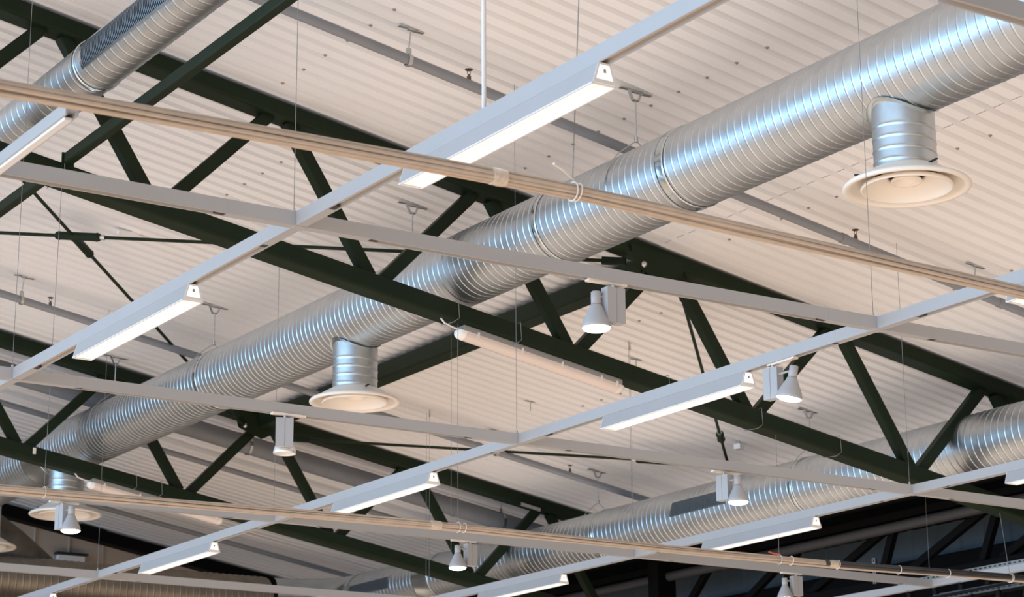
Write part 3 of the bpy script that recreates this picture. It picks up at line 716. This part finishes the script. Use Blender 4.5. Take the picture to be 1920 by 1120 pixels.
cb2 = bundle(15.7, [(5.3, 3.09), (6.1, 3.10), (8.02, 3.13), (9.7, 3.155), (12.06, 3.15), (14.18, 3.17), (16.08, 3.21), (17.2, 3.23)],
       'lower cable bundle with a dark cable at right, hanging under the first truss',
       wires=((6.10, 6.12, 15.7, bc(6.1)-.09), (9.72, 9.72, 15.7, bc(9.72)-.09), (13.16, 13.18, 15.7, bc(13.2)-.09), (16.08, 16.0, 15.7, bc(16.0)-.09)),
       tapes=((9.50, .05), (13.80, .05)), ties=(9.78, 13.30, 13.86, 14.62, 15.25, 16.10), dark_from=13.75, n=9)
MB().tube([(13.14, 15.66, 3.20), (13.06, 15.65, 3.20), (13.0, 15.65, 3.21)], .006, 6).build('red_tag', 'red', cb2)
o = thing('wire_loops', (9.7, 15.7, bc(9.7)), 'thin wire loops tied around the bottom chord of the first truss', 'wire')
for x in (6.12, 9.70, 10.33, 11.92, 12.98, 13.92):
    h = bc(x); q = [(x-.01, 15.64, h+.095), (x, 15.64, h-.06), (x-.05, 15.66, h-.10), (x-.08, 15.8, h-.097), (x-.04, 15.875, h-.06), (x, 15.88, h+.09), (x-.01, 15.64, h+.095)]
    MB().tube(q, .003, 5).build('wire_loop', 'wire', o)
o = thing('wire_loops', (9.7, 23.7, bc(9.7)), 'thin wire loops tied around the bottom chord of the second truss', 'wire')
for x in (10.3, 10.62, 11.9):
    h = bc(x); q = [(x-.01, 23.64, h+.095), (x, 23.64, h-.06), (x-.05, 23.66, h-.10), (x-.04, 23.875, h-.06), (x, 23.88, h+.09), (x-.01, 23.64, h+.095)]
    MB().tube(q, .003, 5).build('wire_loop', 'wire', o)
# single wires dropping from the deck
for (x, y, z0, lab) in ((11.21, 18.23, 3.3, 'thin steel wire hanging left of the batten lamp'), (13.2, 17.98, 3.556, 'thin steel wire hanging right of the upper lit spotlight'),
                        (13.12, 21.81, 3.556, 'thin steel wire hanging left of the central joint')):
    o = thing('hanging_wire', (x, y, roof(x)), lab, 'wire')
    MB().tube([(x, y, roof(x)), (x, y, z0)], .002, 5).build('wire', 'wire', o); MB().tube([(x, y, roof(x)-.09), (x, y, roof(x)-.01)], [.012, .007], 8).build('anchor', 'zinc', o)

# ------------------------------------------------------------------ dark girder and equipment in the valley at lower right
o = thing('valley_girder', (17.9, 22, 3.8), 'black lattice girder against the blue-grey wall at lower right', 'girder')
G = 17.98
MB().bar((G, 27, 3.74), (G, 13, 3.78), .14, .12, .01).build('bottom_chord', 'black', o)
MB().bar((G, 27, 4.50), (G, 13, 4.56), .14, .10, .01).build('top_chord', 'black', o)
for (ya, za, yb, zb) in ((21.05, 4.45, 22.25, 3.82), (21.05, 4.45, 21.45, 3.80), (19.35, 4.46, 20.95, 3.80), (19.32, 4.46, 19.62, 3.80), (17.65, 4.48, 19.3, 3.80), (17.62, 4.48, 17.95, 3.80), (16.0, 4.5, 17.65, 3.82), (22.8, 4.44, 23.5, 3.8)):
    MB().bar((G, ya, za), (G, yb, zb), .09, .085, .01, upv=(1,0,0)).build('web_member', 'black', o)
for (z, y0, y1, lab) in ((3.60, 15, 19.2, 'perforated cable tray in the dark bottom right corner'),):
    o = thing('cable_tray', (18.4, y0, z), lab, 'cable tray')
    t = MB(); t.box((18.4, (y0+y1)/2, z), (.012, y1-y0, .075)); t.box((18.5, (y0+y1)/2, z-.035), (.2, y1-y0, .006)); t.build('tray', 'zinc', o)
    s = MB()
    k = y0+.05
    while k < y1-.05:
        s.box((18.392, k, z+.014), (.004, .05, .010)); s.box((18.392, k+.03, z-.014), (.004, .05, .010)); k += .085
    s.build('slots', 'blackg', o)
for (y, z, lab) in ((19.62, 3.93, 'short perforated upright beside the far pale track'), (16.85, 4.0, 'perforated upright at the right edge above the pale track')):
    o = thing('slotted_upright', (17.895, y, z), lab, 'bracket')
    u = MB().box((17.895, y, z), (.03, .055, .30)).build('post', 'zinc', o); s = MB()
    for k in range(5): s.box((17.879, y, z-.12+k*.06), (.003, .016, .035))
    s.build('slots', 'blackg', u)
o = thing('equipment_bar', (18.0, 17, 3.5), 'black bar of small dark fittings under the pale track at bottom right', 'bar')
MB().bar((18.0, 20.3, 3.50), (18.0, 15, 3.58), .03, .03, .004).build('bar', 'blackg', o)
for k in range(11):
    y = 20.0-k*.42
    m = MB(); m.box((18.0, y, 3.60+k*.005), (.05, .06, .12)); m.tube([(17.97, y-.02, 3.64), (17.90, y-.05, 3.645)], [.03, .026], 12); m.build('clamp', 'blackg', o)
    MB().lathe([(.001,.0),(.03,-.03),(.05,-.09),(.055,-.14),(.001,-.14)], (18.0, y-.15, 3.50), 16).build('lamp_shade', 'blackg', o)

# ------------------------------------------------------------------ groups of repeats
names = dict(air_diffuser='round air diffusers under the middle duct', duct_hanger='wire hangers of the ducts', linear_luminaire='linear lamps under the long tracks',
    track_spotlight='spotlights on the lighting tracks', pipe_hanger='hangers of the pipes', lighting_track='tracks of the lighting grid', bracing_rod='bracing rods in the roof plane',
    roof_truss='dark green roof trusses', sprinkler_pipe='sprinkler pipes under the deck', batten_lamp='batten lamps under the trusses', cable_bundle='hanging cable bundles',
    hanging_wire='single hanging wires', ventilation_duct='spiral steel ducts', wire_loops='wire loops on the trusses', ceiling_bracket='small ceiling brackets', slotted_upright='perforated uprights')
for o in sc.objects:
    if o.parent is None and 'label' in o:
        g = names.get(o.name.split('.')[0])
        if g: o['group'] = g
